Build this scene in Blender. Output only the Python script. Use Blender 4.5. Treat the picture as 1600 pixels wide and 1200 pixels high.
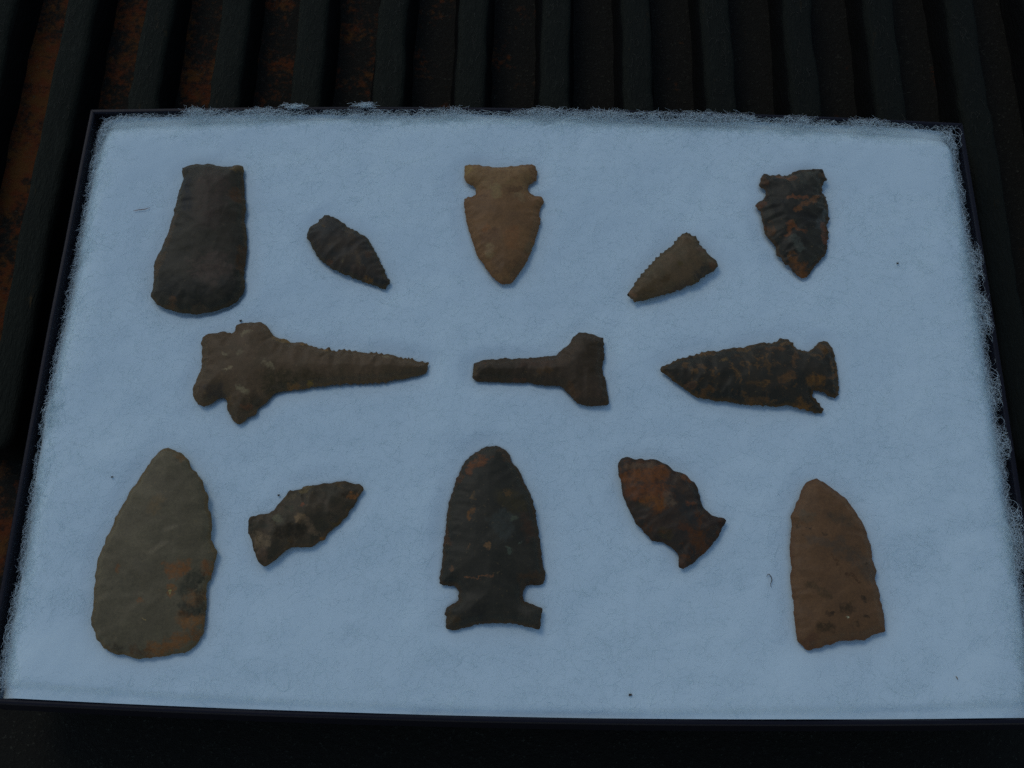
import bpy, bmesh, math, random
import numpy as np
from mathutils import Vector, Matrix
from mathutils.geometry import delaunay_2d_cdt

scene = bpy.context.scene
for o in list(bpy.data.objects):
    bpy.data.objects.remove(o, do_unlink=True)
COL = scene.collection
MM = 0.001

# ---------------------------------------------------------------- camera
RIB_TOP = 14.0                # mm above the truck bed floor
RIM = 33.0                    # height of the box rim above the floor, mm
cam_data = bpy.data.cameras.new('camera')
cam_data.sensor_width = 36.0
cam_data.lens = 39.5
cam_data.clip_start = 0.01
cam_data.clip_end = 50.0
cam = bpy.data.objects.new('camera', cam_data)
COL.objects.link(cam)
rot = (Matrix.Rotation(math.radians(1.19766), 4, 'Z') @ Matrix.Rotation(math.radians(21.60493), 4, 'X')
       @ Matrix.Rotation(math.radians(-0.13653), 4, 'Z'))
cam.matrix_world = Matrix.Translation((0.0, -0.13057, 0.32968 + RIM * MM)) @ rot
scene.camera = cam

# ---------------------------------------------------------------- light: overcast daylight
SUN_EL, SUN_AZ = math.radians(48), math.radians(-38)     # azimuth from +Y towards +X
world = bpy.data.worlds.new('World')
scene.world = world
world.use_nodes = True
wn = world.node_tree
wn.nodes.clear()
sky = wn.nodes.new('ShaderNodeTexSky')
sky.sky_type = 'NISHITA'
sky.sun_disc = False
sky.sun_elevation = SUN_EL
sky.sun_rotation = SUN_AZ
sky.air_density = 1.0
sky.dust_density = 0.3
sky.ozone_density = 1.0
bg = wn.nodes.new('ShaderNodeBackground')
bg.inputs['Strength'].default_value = 0.15
wo = wn.nodes.new('ShaderNodeOutputWorld')
wn.links.new(sky.outputs[0], bg.inputs[0])
wn.links.new(bg.outputs[0], wo.inputs[0])
sd = bpy.data.lights.new('sun', 'SUN')
sd.energy = 0.6
sd.angle = math.radians(28)
sd.color = (1.0, 0.97, 0.86)
sun = bpy.data.objects.new('sun', sd)
COL.objects.link(sun)
sdir = Vector((math.sin(SUN_AZ) * math.cos(SUN_EL), math.cos(SUN_AZ) * math.cos(SUN_EL), math.sin(SUN_EL)))
sun.rotation_euler = sdir.to_track_quat('Z', 'Y').to_euler()
sun.location = sdir * 2

scene.view_settings.view_transform = 'Standard'
scene.view_settings.look = 'None'
scene.view_settings.gamma = 1.0
scene.view_settings.use_curve_mapping = False
scene.view_settings.exposure = -0.72
scene.cycles.max_bounces = 12
scene.cycles.diffuse_bounces = 8
scene.cycles.transmission_bounces = 10
scene.cycles.use_denoising = False      # keep the fine fibres and a little sensor-like grain
WHITE = (0.235, 0.305, 0.42)     # what a pure white card shows in this light (camera's cool cast)

# ---------------------------------------------------------------- helpers
def lin(c):
    return [(x / 255 / 12.92) if x / 255 <= 0.04045 else ((x / 255 + 0.055) / 1.055) ** 2.4 for x in c]

def alb(c):
    """surface albedo of a colour as seen under this cool light"""
    return [min(0.8, v / w) for v, w in zip(lin(c), WHITE)] + [1.0]

def tag(o, label=None, cat=None, group=None, kind=None):
    if label: o['label'] = label
    if cat: o['category'] = cat
    if group: o['group'] = group
    if kind: o['kind'] = kind
    return o

def link(name, mesh, mat=None, parent=None):
    o = bpy.data.objects.new(name, mesh)
    COL.objects.link(o)
    if mat: mesh.materials.append(mat)
    if parent: o.parent = parent
    return o

def mesh_np(name, V, F, smooth=True):
    """V (n,3) metres, F list of equal-length faces as int array (m,k)"""
    m = bpy.data.meshes.new(name)
    V = np.asarray(V, np.float32); F = np.asarray(F, np.int32)
    n, k = F.shape
    m.vertices.add(len(V)); m.vertices.foreach_set('co', V.ravel())
    m.loops.add(n * k); m.loops.foreach_set('vertex_index', F.ravel())
    m.polygons.add(n)
    m.polygons.foreach_set('loop_start', np.arange(0, n * k, k, dtype=np.int32))
    m.polygons.foreach_set('use_smooth', np.full(n, smooth))
    m.update(calc_edges=True)
    m.validate()
    return m

class N:
    """tiny node builder"""
    def __init__(s, name):
        s.m = bpy.data.materials.new(name); s.m.use_nodes = True
        s.t = s.m.node_tree; s.t.nodes.clear()
        s.out = s.t.nodes.new('ShaderNodeOutputMaterial')
        s.p = s.t.nodes.new('ShaderNodeBsdfPrincipled')
        s.t.links.new(s.p.outputs[0], s.out.inputs[0])
        s.tc = s.t.nodes.new('ShaderNodeTexCoord')
    def put(s, sock, v):
        if hasattr(v, 'is_linked') or isinstance(v, bpy.types.NodeSocket): s.t.links.new(v, sock)
        else: sock.default_value = v
    def noise(s, vec, scale, detail=4, rough=0.55, dist=0.0):
        n = s.t.nodes.new('ShaderNodeTexNoise')
        s.put(n.inputs['Vector'], vec); n.inputs['Scale'].default_value = scale
        n.inputs['Detail'].default_value = detail; n.inputs['Roughness'].default_value = rough
        n.inputs['Distortion'].default_value = dist
        return n
    def ramp(s, v, a, b, lo=0.0, hi=1.0):
        n = s.t.nodes.new('ShaderNodeMapRange'); n.interpolation_type = 'SMOOTHSTEP'
        s.put(n.inputs[0], v); n.inputs[1].default_value = a; n.inputs[2].default_value = b
        n.inputs[3].default_value = lo; n.inputs[4].default_value = hi
        return n.outputs[0]
    def mix(s, f, a, b, mode='MIX'):
        n = s.t.nodes.new('ShaderNodeMix'); n.data_type = 'RGBA'; n.blend_type = mode
        s.put(n.inputs[0], f); s.put(n.inputs[6], a); s.put(n.inputs[7], b)
        return n.outputs[2]
    def math(s, op, a, b=0.0):
        n = s.t.nodes.new('ShaderNodeMath'); n.operation = op
        s.put(n.inputs[0], a); s.put(n.inputs[1], b)
        return n.outputs[0]
    def vmath(s, op, a, b=(0, 0, 0), scale=None):
        n = s.t.nodes.new('ShaderNodeVectorMath'); n.operation = op
        s.put(n.inputs[0], a); s.put(n.inputs[1], b)
        if scale is not None: n.inputs['Scale'].default_value = scale
        return n.outputs[0]
    def bump(s, h, strength, dist):
        n = s.t.nodes.new('ShaderNodeBump')
        n.inputs['Strength'].default_value = strength; n.inputs['Distance'].default_value = dist
        s.put(n.inputs['Height'], h)
        s.t.links.new(n.outputs[0], s.p.inputs['Normal'])
        return n

def patch_group():
    """distance of a point to the segment A-B, turned into a soft-edged blotch"""
    g = bpy.data.node_groups.new('blotch', 'ShaderNodeTree')
    for nm, ty in (('P', 'NodeSocketVector'), ('A', 'NodeSocketVector'), ('B', 'NodeSocketVector'),
                   ('R', 'NodeSocketFloat'), ('Wobble', 'NodeSocketFloat')):
        g.interface.new_socket(nm, in_out='INPUT', socket_type=ty)
    g.interface.new_socket('Fac', in_out='OUTPUT', socket_type='NodeSocketFloat')
    gi = g.nodes.new('NodeGroupInput'); go = g.nodes.new('NodeGroupOutput')
    def vm(op, a, b=None, sc=None):
        n = g.nodes.new('ShaderNodeVectorMath'); n.operation = op
        g.links.new(a, n.inputs[0])
        if b is not None: g.links.new(b, n.inputs[1])
        if sc is not None: g.links.new(sc, n.inputs['Scale'])
        return n
    def mt(op, a, b, clamp=False):
        n = g.nodes.new('ShaderNodeMath'); n.operation = op; n.use_clamp = clamp
        for i, v in enumerate((a, b)):
            if isinstance(v, (int, float)): n.inputs[i].default_value = v
            else: g.links.new(v, n.inputs[i])
        return n.outputs[0]
    P, A, B, R, Wb = [gi.outputs[i] for i in range(5)]
    pa = vm('SUBTRACT', P, A).outputs[0]; ba = vm('SUBTRACT', B, A).outputs[0]
    h = mt('DIVIDE', vm('DOT_PRODUCT', pa, ba).outputs['Value'],
           mt('ADD', vm('DOT_PRODUCT', ba, ba).outputs['Value'], 1e-12), True)
    d = vm('LENGTH', vm('SUBTRACT', pa, vm('SCALE', ba, None, h).outputs[0]).outputs[0]).outputs['Value']
    q = mt('ADD', mt('DIVIDE', d, R), Wb)
    mr = g.nodes.new('ShaderNodeMapRange'); mr.interpolation_type = 'SMOOTHSTEP'
    g.links.new(q, mr.inputs[0])
    mr.inputs[1].default_value = 1.45; mr.inputs[2].default_value = 0.55
    g.links.new(mr.outputs[0], go.inputs[0])
    return g
BLOTCH = patch_group()

# smooth value noise for geometry
_rs = np.random.RandomState(5)
_LAT = _rs.rand(256, 256)
def vnoise(x, y, s):
    x = np.asarray(x) / s + 91.3; y = np.asarray(y) / s + 47.7
    xi = np.floor(x).astype(int); yi = np.floor(y).astype(int)
    fx = x - xi; fy = y - yi
    fx = fx * fx * (3 - 2 * fx); fy = fy * fy * (3 - 2 * fy)
    g = lambda a, b: _LAT[a % 256, b % 256]
    return (g(xi, yi) * (1 - fx) + g(xi + 1, yi) * fx) * (1 - fy) + (g(xi, yi + 1) * (1 - fx) + g(xi + 1, yi + 1) * fx) * fy

def poly_dist(P, poly):
    """distance to a closed polygon, positive inside"""
    P = np.asarray(P, float); A = np.asarray(poly, float); B = np.roll(A, -1, 0)
    out = np.full(len(P), 1e9); ins = np.zeros(len(P), bool)
    for a, b in zip(A, B):
        ba = b - a; pa = P - a
        h = np.clip((pa @ ba) / max(ba @ ba, 1e-12), 0, 1)
        out = np.minimum(out, np.hypot(*(pa - h[:, None] * ba).T))
        c = (a[1] > P[:, 1]) != (b[1] > P[:, 1])
        if c.any():
            xs = a[0] + (P[:, 1] - a[1]) * ba[0] / (ba[1] if abs(ba[1]) > 1e-12 else 1e-12)
            ins ^= c & (P[:, 0] < xs)
    return np.where(ins, out, -out)

def tubes(paths, radii, sides=3):
    """paths (n,k,3) metres -> one triangulated-tube mesh's arrays (quads)"""
    n, k, _ = paths.shape
    t = np.gradient(paths, axis=1); t /= np.linalg.norm(t, axis=2, keepdims=True) + 1e-12
    up = np.zeros_like(t); up[..., 2] = 1.0; up[..., 0] = 0.13
    a = np.cross(t, up); a /= np.linalg.norm(a, axis=2, keepdims=True) + 1e-9
    b = np.cross(t, a)
    rings = []
    for s in range(sides):
        an = 2 * math.pi * s / sides
        rings.append(paths + (a * math.cos(an) + b * math.sin(an)) * radii[..., None])
    V = np.stack(rings, 2).reshape(-1, 3)
    i = np.arange(n)[:, None, None] * (k * sides) + np.arange(k - 1)[None, :, None] * sides
    s = np.arange(sides)[None, None, :]; s2 = (s + 1) % sides
    F = np.stack([i + s, i + s2, i + sides + s2, i + sides + s], -1).reshape(-1, 4)
    return V, F

STONES = {
 'adze': dict(center=(-105.7,49.9), outline=[(-10.54,26.36),(-8.31,27.5),(-6.03,28.2),(-4.1,27.85),(-2.24,28.16),(1.63,27.4),(5.44,27.2),(7.74,27.79),(9.92,27.28),(10.4,25.92),(10.5,23.18),(11.32,19.94),(11.93,15.09),(12.76,10.83),(12.6,6.59),(13.4,3.44),(14.41,-1.76),(14.87,-6.92),(14.83,-9.99),(14.7,-13.05),(15.24,-18.09),(15.05,-20.6),(13.75,-23.12),(11.28,-25.15),(7.86,-26.7),(4.37,-27.5),(1.32,-28.2),(-1.41,-27.86),(-4.55,-27.82),(-7.8,-26.99),(-10.65,-25.8),(-12.61,-24.6),(-14.71,-22.4),(-15.11,-21.15),(-14.55,-18.64),(-14.74,-15.62),(-14.92,-12.57),(-15.24,-9.26),(-14.16,-6.42),(-13.11,-2.26),(-12.31,0.36),(-11.87,4.03),(-11.26,8.27),(-11.21,11.46),(-10.73,16.83),(-10.14,19.55),(-9.78,22.27),(-10.39,24.44)],
  patches=[(4.5,-13.2,4.5,-13.2,6.17,(64,55,54)),(0.8,18.7,2.0,8.0,5.69,(57,49,47)),(-7.0,-19.5,1.3,-20.9,3.80,(27,28,22)),(10.5,-18.2,10.7,-19.7,3.32,(28,28,20)),(-7.5,21.2,-6.1,9.4,1.52,(31,32,36)),(-10.8,6.2,-12.0,-2.2,1.80,(64,52,38)),(-13.0,-8.5,-13.7,-13.6,1.66,(66,54,38)),(9.1,15.6,10.6,14.0,2.14,(62,44,24)),(13.7,-12.6,13.4,-4.9,1.33,(58,42,22)),(8.0,25.9,9.3,26.4,1.90,(80,68,46)),(-7.2,-25.0,-7.2,-25.0,1.52,(72,52,32)),(0.7,-26.8,3.4,-26.8,1.23,(66,56,46)),(7.6,8.1,7.8,-2.4,2.85,(40,37,28)),]),
 'leaf': dict(center=(-57.4,45.5), outline=[(-10.7,11.7),(-9.98,12.78),(-8.99,13.71),(-7.91,13.58),(-6.51,12.84),(-4.56,11.81),(-2.87,10.62),(-1.18,9.44),(0.49,8.41),(1.61,7.67),(2.71,7.09),(4.11,6.06),(5.51,5.03),(6.66,3.7),(7.55,2.22),(8.43,0.74),(9.34,-1.02),(10.24,-2.79),(10.72,-4.25),(11.75,-6),(12.66,-8.04),(13.53,-9.48),(14.42,-11.22),(13.59,-12.68),(12.87,-13.71),(11.15,-13.31),(9.28,-12.47),(7.41,-11.78),(5.54,-11.23),(3.66,-10.39),(2.05,-9.84),(0.17,-9.14),(-1.98,-8.31),(-3.63,-7.31),(-5.52,-6.61),(-6.94,-5.31),(-8.63,-3.87),(-10.08,-2.27),(-11.15,-0.51),(-12.22,1.26),(-13.19,3.34),(-14.31,4.67),(-14.42,5.87),(-13.76,8.45),(-12.41,9.84),(-11.26,10.38),(-10.78,11.08)],
  patches=[(-9.1,8.5,-8.8,8.5,0.59,(60,48,26)),(6.8,-9.9,7.3,-10.8,0.94,(74,54,24)),(-0.3,7.8,0.5,4.5,1.07,(54,47,40)),(2.8,-1.7,3.9,-6.4,0.81,(56,48,40)),(7.5,-0.5,6.5,-2.0,0.94,(52,40,30)),(-5.9,-4.9,-6.2,-4.7,0.81,(60,42,28)),(10.3,-4.3,10.3,-4.3,0.67,(60,44,28)),(-6.3,1.5,-6.3,1.5,0.38,(62,52,38)),(-1.6,-4.3,-1.6,-4.3,0.48,(70,66,52)),(5.1,-8.2,2.6,-7.0,1.34,(46,38,34)),]),
 'notched_tan': dict(center=(-6.9,57.1), outline=[(-13.45,20.68),(-13.1,22.08),(-11.91,22.43),(-8.71,22.16),(-5.9,21.88),(-3.09,21.24),(0.09,21.62),(3.68,21.92),(6.47,22.43),(9.66,22.73),(10.67,22.05),(11.28,20.2),(11.1,18.35),(10.93,16.5),(9.55,15.1),(8.57,14.39),(8.19,13.01),(8.8,11.65),(10.39,10.77),(12.57,10.04),(13.45,8.78),(13.31,7.42),(12.42,5.15),(12.25,2.9),(12.65,1.34),(12.21,-1.12),(11.34,-4.24),(10.79,-6.89),(10.05,-9.97),(8.92,-12.61),(7.8,-15.01),(6.31,-17.84),(4.82,-20.44),(3.32,-22.39),(1.42,-22.73),(-0.5,-22.59),(-2.06,-21.42),(-3.64,-19.31),(-5.23,-17.19),(-6.85,-14.41),(-8.29,-11.61),(-9.55,-8.14),(-10.64,-4.64),(-11.73,-1.11),(-12.22,2.01),(-12.9,4.69),(-13.19,7.39),(-12.85,8.98),(-11.89,9.68),(-10.32,9.94),(-9.56,10.86),(-9.54,12.69),(-10.24,13.82),(-11.65,14.48),(-12.96,15.61),(-13.34,17.44)],
  patches=[(-7.8,17.1,3.4,16.8,5.22,(92,78,60)),(-12.7,21.2,-12.6,18.8,1.40,(98,86,56)),(-2.9,11.7,-2.0,9.4,1.60,(92,84,64)),(2.3,10.8,5.4,12.3,0.88,(50,33,20)),(-7.5,9.1,-5.6,9.1,0.72,(52,36,24)),(-0.2,-17.1,3.2,-17.9,2.81,(54,42,30)),(-4.6,-10.2,-3.8,-12.8,1.36,(94,86,72)),(4.7,9.1,6.7,8.7,1.36,(90,80,68)),(-5.2,-3.7,-5.2,-3.7,1.20,(96,62,36)),(3.1,-9.2,2.2,-4.8,2.01,(92,64,44)),(-5.9,-6.8,-2.4,-5.8,1.60,(62,44,32)),(9.3,-9.1,8.5,-10.9,1.20,(66,58,46)),]),
 'serrated_small': dict(center=(49.0,41.7), outline=[(5.2,12.96),(6.03,12.22),(7.24,11.53),(8.57,10.86),(9.13,9.33),(9.81,7.94),(10.97,6.43),(12.13,4.93),(13.3,3.7),(14.35,2.48),(14.84,0.97),(14.89,0.01),(14.07,-0.82),(12.8,-1.8),(11.05,-2.79),(9.78,-3.91),(8.51,-5.15),(7.25,-6.26),(5.77,-6.83),(4.3,-7.13),(2.81,-8.24),(1.34,-8.53),(0.1,-9.5),(-1.61,-9.94),(-3.57,-10.64),(-5.53,-11.35),(-7.47,-11.92),(-9.42,-12.49),(-11.12,-12.79),(-12.93,-12.96),(-13.87,-11.64),(-14.89,-10.45),(-13.81,-8.68),(-12.69,-7.03),(-12.55,-6.35),(-11.67,-4.98),(-10.67,-3.73),(-9.91,-2.63),(-8.9,-1.24),(-7.9,-0.4),(-7.51,0.57),(-6.39,1.41),(-5.62,2.53),(-4.61,3.52),(-3.96,4.63),(-2.59,5.49),(-1.19,6.77),(0.19,7.77),(0.85,9.04),(2.26,10.46),(3.3,11.74)],
  patches=[(8.4,-3.1,11.1,-0.9,1.74,(38,38,38)),(-13.7,-10.3,-13.3,-10.8,0.99,(84,64,54)),(-11.0,-8.6,-7.4,-8.0,2.49,(58,48,32)),(-1.9,-4.9,-3.0,-6.3,0.87,(54,42,24)),(2.6,0.1,2.6,0.1,0.87,(58,52,30)),(9.0,6.3,9.5,5.7,0.99,(68,52,44)),(3.6,10.2,3.6,10.2,0.35,(90,76,66)),(12.9,0.8,13.2,0.5,0.99,(68,46,34)),(0.4,-8.4,5.3,-6.2,0.87,(54,46,40)),]),
 'dark_streaked': dict(center=(90.0,59.3), outline=[(-10.83,14.11),(-10.01,15.8),(-9.15,17.91),(-8.02,18.68),(-6.63,17.74),(-4.45,18.08),(-2.31,17.7),(-0.1,18.28),(1.8,19.58),(3.3,20.24),(5.82,20.07),(8.02,20.53),(10.58,20.79),(11.76,19.76),(11.96,17.87),(12.34,15.99),(11.14,14.51),(10.39,12),(11.3,9.95),(11.59,7.07),(11.96,5.02),(11.6,2.97),(12.18,1.36),(11.29,-0.69),(11.01,-1.91),(11.41,-4.32),(10.75,-7.13),(10.16,-9.93),(10.04,-11.32),(8.7,-12.73),(7.31,-14.73),(5.37,-17.12),(3.82,-19.11),(2.31,-20.62),(1.26,-20.79),(-0.42,-19.96),(-1.89,-18.63),(-2.62,-16.68),(-4.32,-16.12),(-5.03,-13.77),(-6.47,-12.81),(-6.42,-11.03),(-7.17,-9.06),(-8.63,-7.29),(-9.73,-5.1),(-10.23,-1.89),(-10.58,0.94),(-10.96,3.38),(-12.12,4.79),(-12.34,5.81),(-11.64,6.85),(-10.14,7.91),(-8.96,9.58),(-8.78,11.24),(-9.5,12.47),(-10.52,13.28)],
  patches=[(-1.9,7.8,4.2,8.0,0.65,(88,56,38)),(0.2,3.2,8.5,8.7,0.73,(86,58,36)),(-2.9,-5.8,-1.2,-1.9,0.87,(88,54,30)),(-1.2,-2.5,2.5,-4.9,0.58,(80,50,28)),(-4.2,16.9,1.5,15.6,0.87,(82,54,36)),(-9.3,16.2,-8.6,14.6,1.45,(66,46,30)),(-11.3,5.8,-9.9,5.9,1.09,(70,42,24)),(7.3,-2.4,11.3,3.4,1.02,(54,62,76)),(-1.2,-7.4,0.6,-10.9,1.38,(54,62,68)),(4.1,16.9,3.9,14.4,1.45,(46,50,52)),(-1.1,-15.7,1.4,-19.2,1.75,(86,54,22)),(9.1,-1.9,9.7,-7.2,1.02,(80,48,34)),(-9.4,-2.3,-7.7,-4.3,1.31,(70,48,28)),(4.1,-1.6,2.9,0.8,2.00,(20,20,18)),(10.7,17.8,10.3,17.4,1.09,(56,42,26)),(-2.4,-14.1,-2.0,-12.9,0.80,(78,52,24)),]),
 'drill_long': dict(center=(-66.1,1.9), outline=[(-35.96,10.49),(-34.89,12.52),(-31.85,13.44),(-29.01,13.95),(-26.55,13.13),(-25.61,14.13),(-25.27,15.86),(-23.28,16.94),(-20.68,17.28),(-17.76,17.16),(-15.8,16.04),(-14.29,14.05),(-12.26,12.07),(-9.6,11.72),(-7.39,10.45),(-4.77,10.49),(-2.37,9.97),(0.6,8.88),(3.26,8.36),(4.8,8.67),(6.69,7.86),(9,8.47),(11.66,7.78),(14.82,7.44),(17.45,7.09),(19.77,7.53),(22.67,7.01),(25.83,6.51),(28.47,5.82),(31.61,5.48),(34.26,4.57),(36.61,4.33),(36.45,2.2),(36.27,0.51),(34.48,-0.08),(32.44,-0.5),(29.89,-1.27),(27.84,-1.59),(25.81,-2.18),(23.26,-2.79),(20.7,-3.11),(17.11,-3.45),(13.51,-3.52),(10.42,-3.69),(7.34,-3.91),(4.3,-4.52),(0.21,-4.98),(-2.83,-5.59),(-5.37,-5.97),(-7.91,-6.4),(-10.91,-7.28),(-12.32,-8.68),(-13.41,-10.62),(-15.32,-12.02),(-16.11,-14.21),(-17.59,-14.78),(-18.78,-15.61),(-19.42,-16.71),(-21.15,-17.28),(-22.76,-16.5),(-24.05,-14.08),(-25.28,-12.2),(-25.56,-9.75),(-27.19,-8.95),(-28.7,-9.26),(-30.55,-10.93),(-32.48,-11.95),(-34.65,-11.01),(-36.23,-8.57),(-36.61,-5.55),(-35.66,-2.75),(-35.03,0.61),(-35.18,3.98),(-35.43,7.37)],
  patches=[(-22.7,11.9,-20.2,12.8,0.74,(82,78,72)),(-26.4,-0.4,-24.9,0.5,0.58,(96,90,84)),(-27.5,5.1,-26.2,4.8,0.69,(80,76,70)),(-21.8,-6.1,-19.6,-8.0,0.85,(80,77,70)),(-14.7,2.1,-11.7,0.8,0.79,(78,74,68)),(22.7,6.2,24.3,5.6,0.63,(76,72,64)),(-12.3,-4.0,-6.1,-3.3,2.91,(37,34,22)),(-0.6,-1.6,2.5,-2.1,1.85,(38,33,20)),(-31.0,-7.1,-27.9,-7.0,2.01,(40,36,34)),(-12.2,11.5,-8.5,10.7,0.85,(80,66,42)),(3.3,7.8,4.3,7.8,0.53,(80,64,42)),(-4.1,9.4,-1.5,9.4,0.53,(80,64,44)),(-20.1,-12.5,-18.3,-12.5,0.63,(92,54,32)),(-6.4,-5.4,-3.9,-5.2,0.74,(78,58,36)),(-22.6,-13.5,-16.3,-10.1,2.38,(40,35,26)),(-22.8,5.1,-22.8,5.1,0.85,(72,68,62)),(-0.4,-3.5,0.1,-3.8,0.74,(80,66,32)),]),
 'drill_stub': dict(center=(6.2,4.9), outline=[(-21.15,1.19),(-19.28,2.09),(-17.71,2.56),(-15.81,2.77),(-13.91,2.77),(-11.38,3.26),(-9.16,3.03),(-6.94,3.28),(-5.04,3.38),(-3.14,3.55),(-0.6,3.63),(1.93,4.13),(4.15,4.41),(5.41,5.12),(7.32,6.89),(8.91,8.48),(9.86,10.24),(11.46,12.19),(12.42,12.56),(14.66,12.42),(16.58,12.04),(18.49,11.02),(19.92,10.77),(20.06,9.38),(20.04,6.95),(20.33,4.88),(19.83,2.8),(19.65,0.4),(19.93,-2.32),(20.54,-4),(20.82,-6.7),(21.27,-8.71),(21.46,-10.38),(21.22,-11.88),(19.82,-12.24),(17.95,-12.44),(15.45,-12.56),(13.27,-12.36),(11.56,-11.73),(10.16,-10.25),(8.59,-8.44),(7.65,-7.11),(6.4,-6.29),(4.83,-5.98),(2.94,-5.95),(0.43,-5.73),(-1.77,-5.43),(-3.66,-4.96),(-5.54,-5.23),(-6.8,-5.12),(-8.69,-4.88),(-11.52,-5.2),(-13.41,-4.97),(-16.24,-4.95),(-18.75,-5),(-20.34,-4.69),(-21.46,-3.93),(-21.36,-2.06),(-21.11,-0)],
  patches=[(15.6,6.5,15.8,-1.0,3.05,(38,31,18)),(-18.2,-2.3,-10.6,-1.9,1.77,(34,30,20)),(-5.0,1.0,2.0,1.1,1.77,(55,43,37)),(10.2,8.5,6.4,1.2,1.93,(54,44,36)),(-17.5,0.7,-17.5,0.7,0.45,(84,56,46)),(9.2,-6.6,11.1,-8.6,1.29,(58,42,26)),(0.1,-1.7,2.6,-1.3,0.96,(56,42,22)),(13.6,-7.2,16.7,-9.1,2.57,(50,42,36)),(-7.4,-4.2,-4.6,-4.1,0.80,(60,44,34)),(-20.4,-1.0,-20.1,-3.1,0.64,(60,52,40)),]),
 'corner_notched': dict(center=(72.0,4.2), outline=[(-28.03,0.77),(-27.31,2.09),(-25.46,3),(-23.4,4.14),(-21.35,4.84),(-18.89,5.54),(-16.41,6.47),(-14.36,6.95),(-12.73,7.2),(-11.07,7.81),(-9.45,7.71),(-6.98,8.42),(-5.34,8.67),(-3.28,9.15),(-1.26,8.83),(0.42,9.75),(2.88,10.15),(5.38,11),(7.39,10.59),(9.04,10.93),(10.36,12.29),(11.6,12.63),(13.17,11.67),(14.55,11.03),(15.25,9.49),(17,8.41),(19.4,8.01),(21.13,9.37),(22.91,11.18),(24.39,11.88),(25.79,11.55),(26.85,9.7),(27.31,7.94),(27.65,4.86),(27.86,2.67),(28.03,0.05),(27.76,-2.13),(27.78,-5.15),(27.21,-7.09),(26.14,-7.84),(24.6,-7.14),(22.71,-5.89),(21.16,-5.27),(19.75,-5.42),(19.27,-6.38),(19.75,-7.87),(21.01,-9.56),(22.27,-11.24),(21.97,-12.43),(20.56,-12.63),(18.22,-12.16),(15.86,-11.78),(13.53,-10.97),(11.17,-10.59),(8.36,-10.86),(5.18,-10.79),(2.01,-10.55),(-0.77,-10.47),(-3.15,-10.21),(-5.53,-9.92),(-8.3,-9.46),(-11.08,-9.29),(-13.46,-8.91),(-16.24,-8.53),(-18.2,-7.5),(-19.74,-6.02),(-21.69,-4.55),(-24.05,-3.08),(-26,-1.37),(-27.58,-0.1)],
  patches=[(14.5,7.7,13.3,2.0,0.66,(80,58,38)),(-20.6,1.8,-19.8,2.2,0.90,(80,60,36)),(-16.2,1.2,-15.0,1.0,0.74,(76,56,34)),(18.6,-2.7,22.5,-3.1,1.48,(88,62,28)),(-0.7,-9.5,4.1,-9.4,1.31,(76,54,28)),(14.4,-10.1,16.7,-10.9,1.40,(82,58,26)),(-14.2,-7.2,-12.1,-5.9,1.15,(74,52,26)),(9.3,-2.5,12.3,-1.1,1.23,(80,58,36)),(5.3,3.1,5.8,-0.8,0.66,(66,50,28)),(-8.4,3.5,-7.6,3.8,0.66,(86,70,44)),(-15.2,6.1,-11.1,6.3,0.74,(78,58,34)),(-2.9,8.0,-1.3,8.1,0.90,(76,58,34)),(5.6,8.0,10.1,8.1,0.74,(78,56,36)),(23.2,9.2,25.6,8.8,1.23,(72,54,34)),(25.5,-1.3,26.9,0.5,0.82,(78,56,34)),(-1.2,-4.4,3.6,-4.1,0.82,(62,48,30)),(-19.3,-4.3,-18.5,-4.7,1.07,(66,44,26)),(20.1,6.0,21.3,5.8,0.57,(76,56,32)),]),
 'big_biface': dict(center=(-106.8,-55.4), outline=[(-0.75,31.73),(1.15,31.13),(3.78,29.59),(5.83,27.73),(6.71,25.54),(8.74,23.69),(10.88,20.92),(11.78,18.45),(12.9,16.61),(13.3,13.24),(14.47,10.81),(15.13,7.79),(15.29,3.87),(16.12,1.79),(17.47,0.33),(17.45,-2.05),(17.28,-5.59),(16.68,-7.95),(15.8,-10.3),(15.92,-13.77),(16.33,-17.21),(16.59,-21.77),(16.35,-24.6),(15.2,-26.86),(13.99,-28.56),(11.89,-30),(9.1,-30.33),(5.77,-30.94),(2.45,-31.56),(-0.92,-31.73),(-4.43,-31.02),(-8.17,-30.65),(-11.54,-29.04),(-13.87,-26.84),(-15.08,-24.62),(-16.2,-22.94),(-16.65,-18.97),(-16.78,-15.53),(-17.15,-12.07),(-17.47,-7.41),(-17.43,-3.88),(-16.52,-0.3),(-16.09,2.69),(-14.67,6.94),(-13.93,9.99),(-12.6,13.07),(-11.06,16.79),(-8.98,21.17),(-7.11,24.97),(-5.69,27.83),(-3.61,30.41),(-2.22,31.39)],
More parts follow.
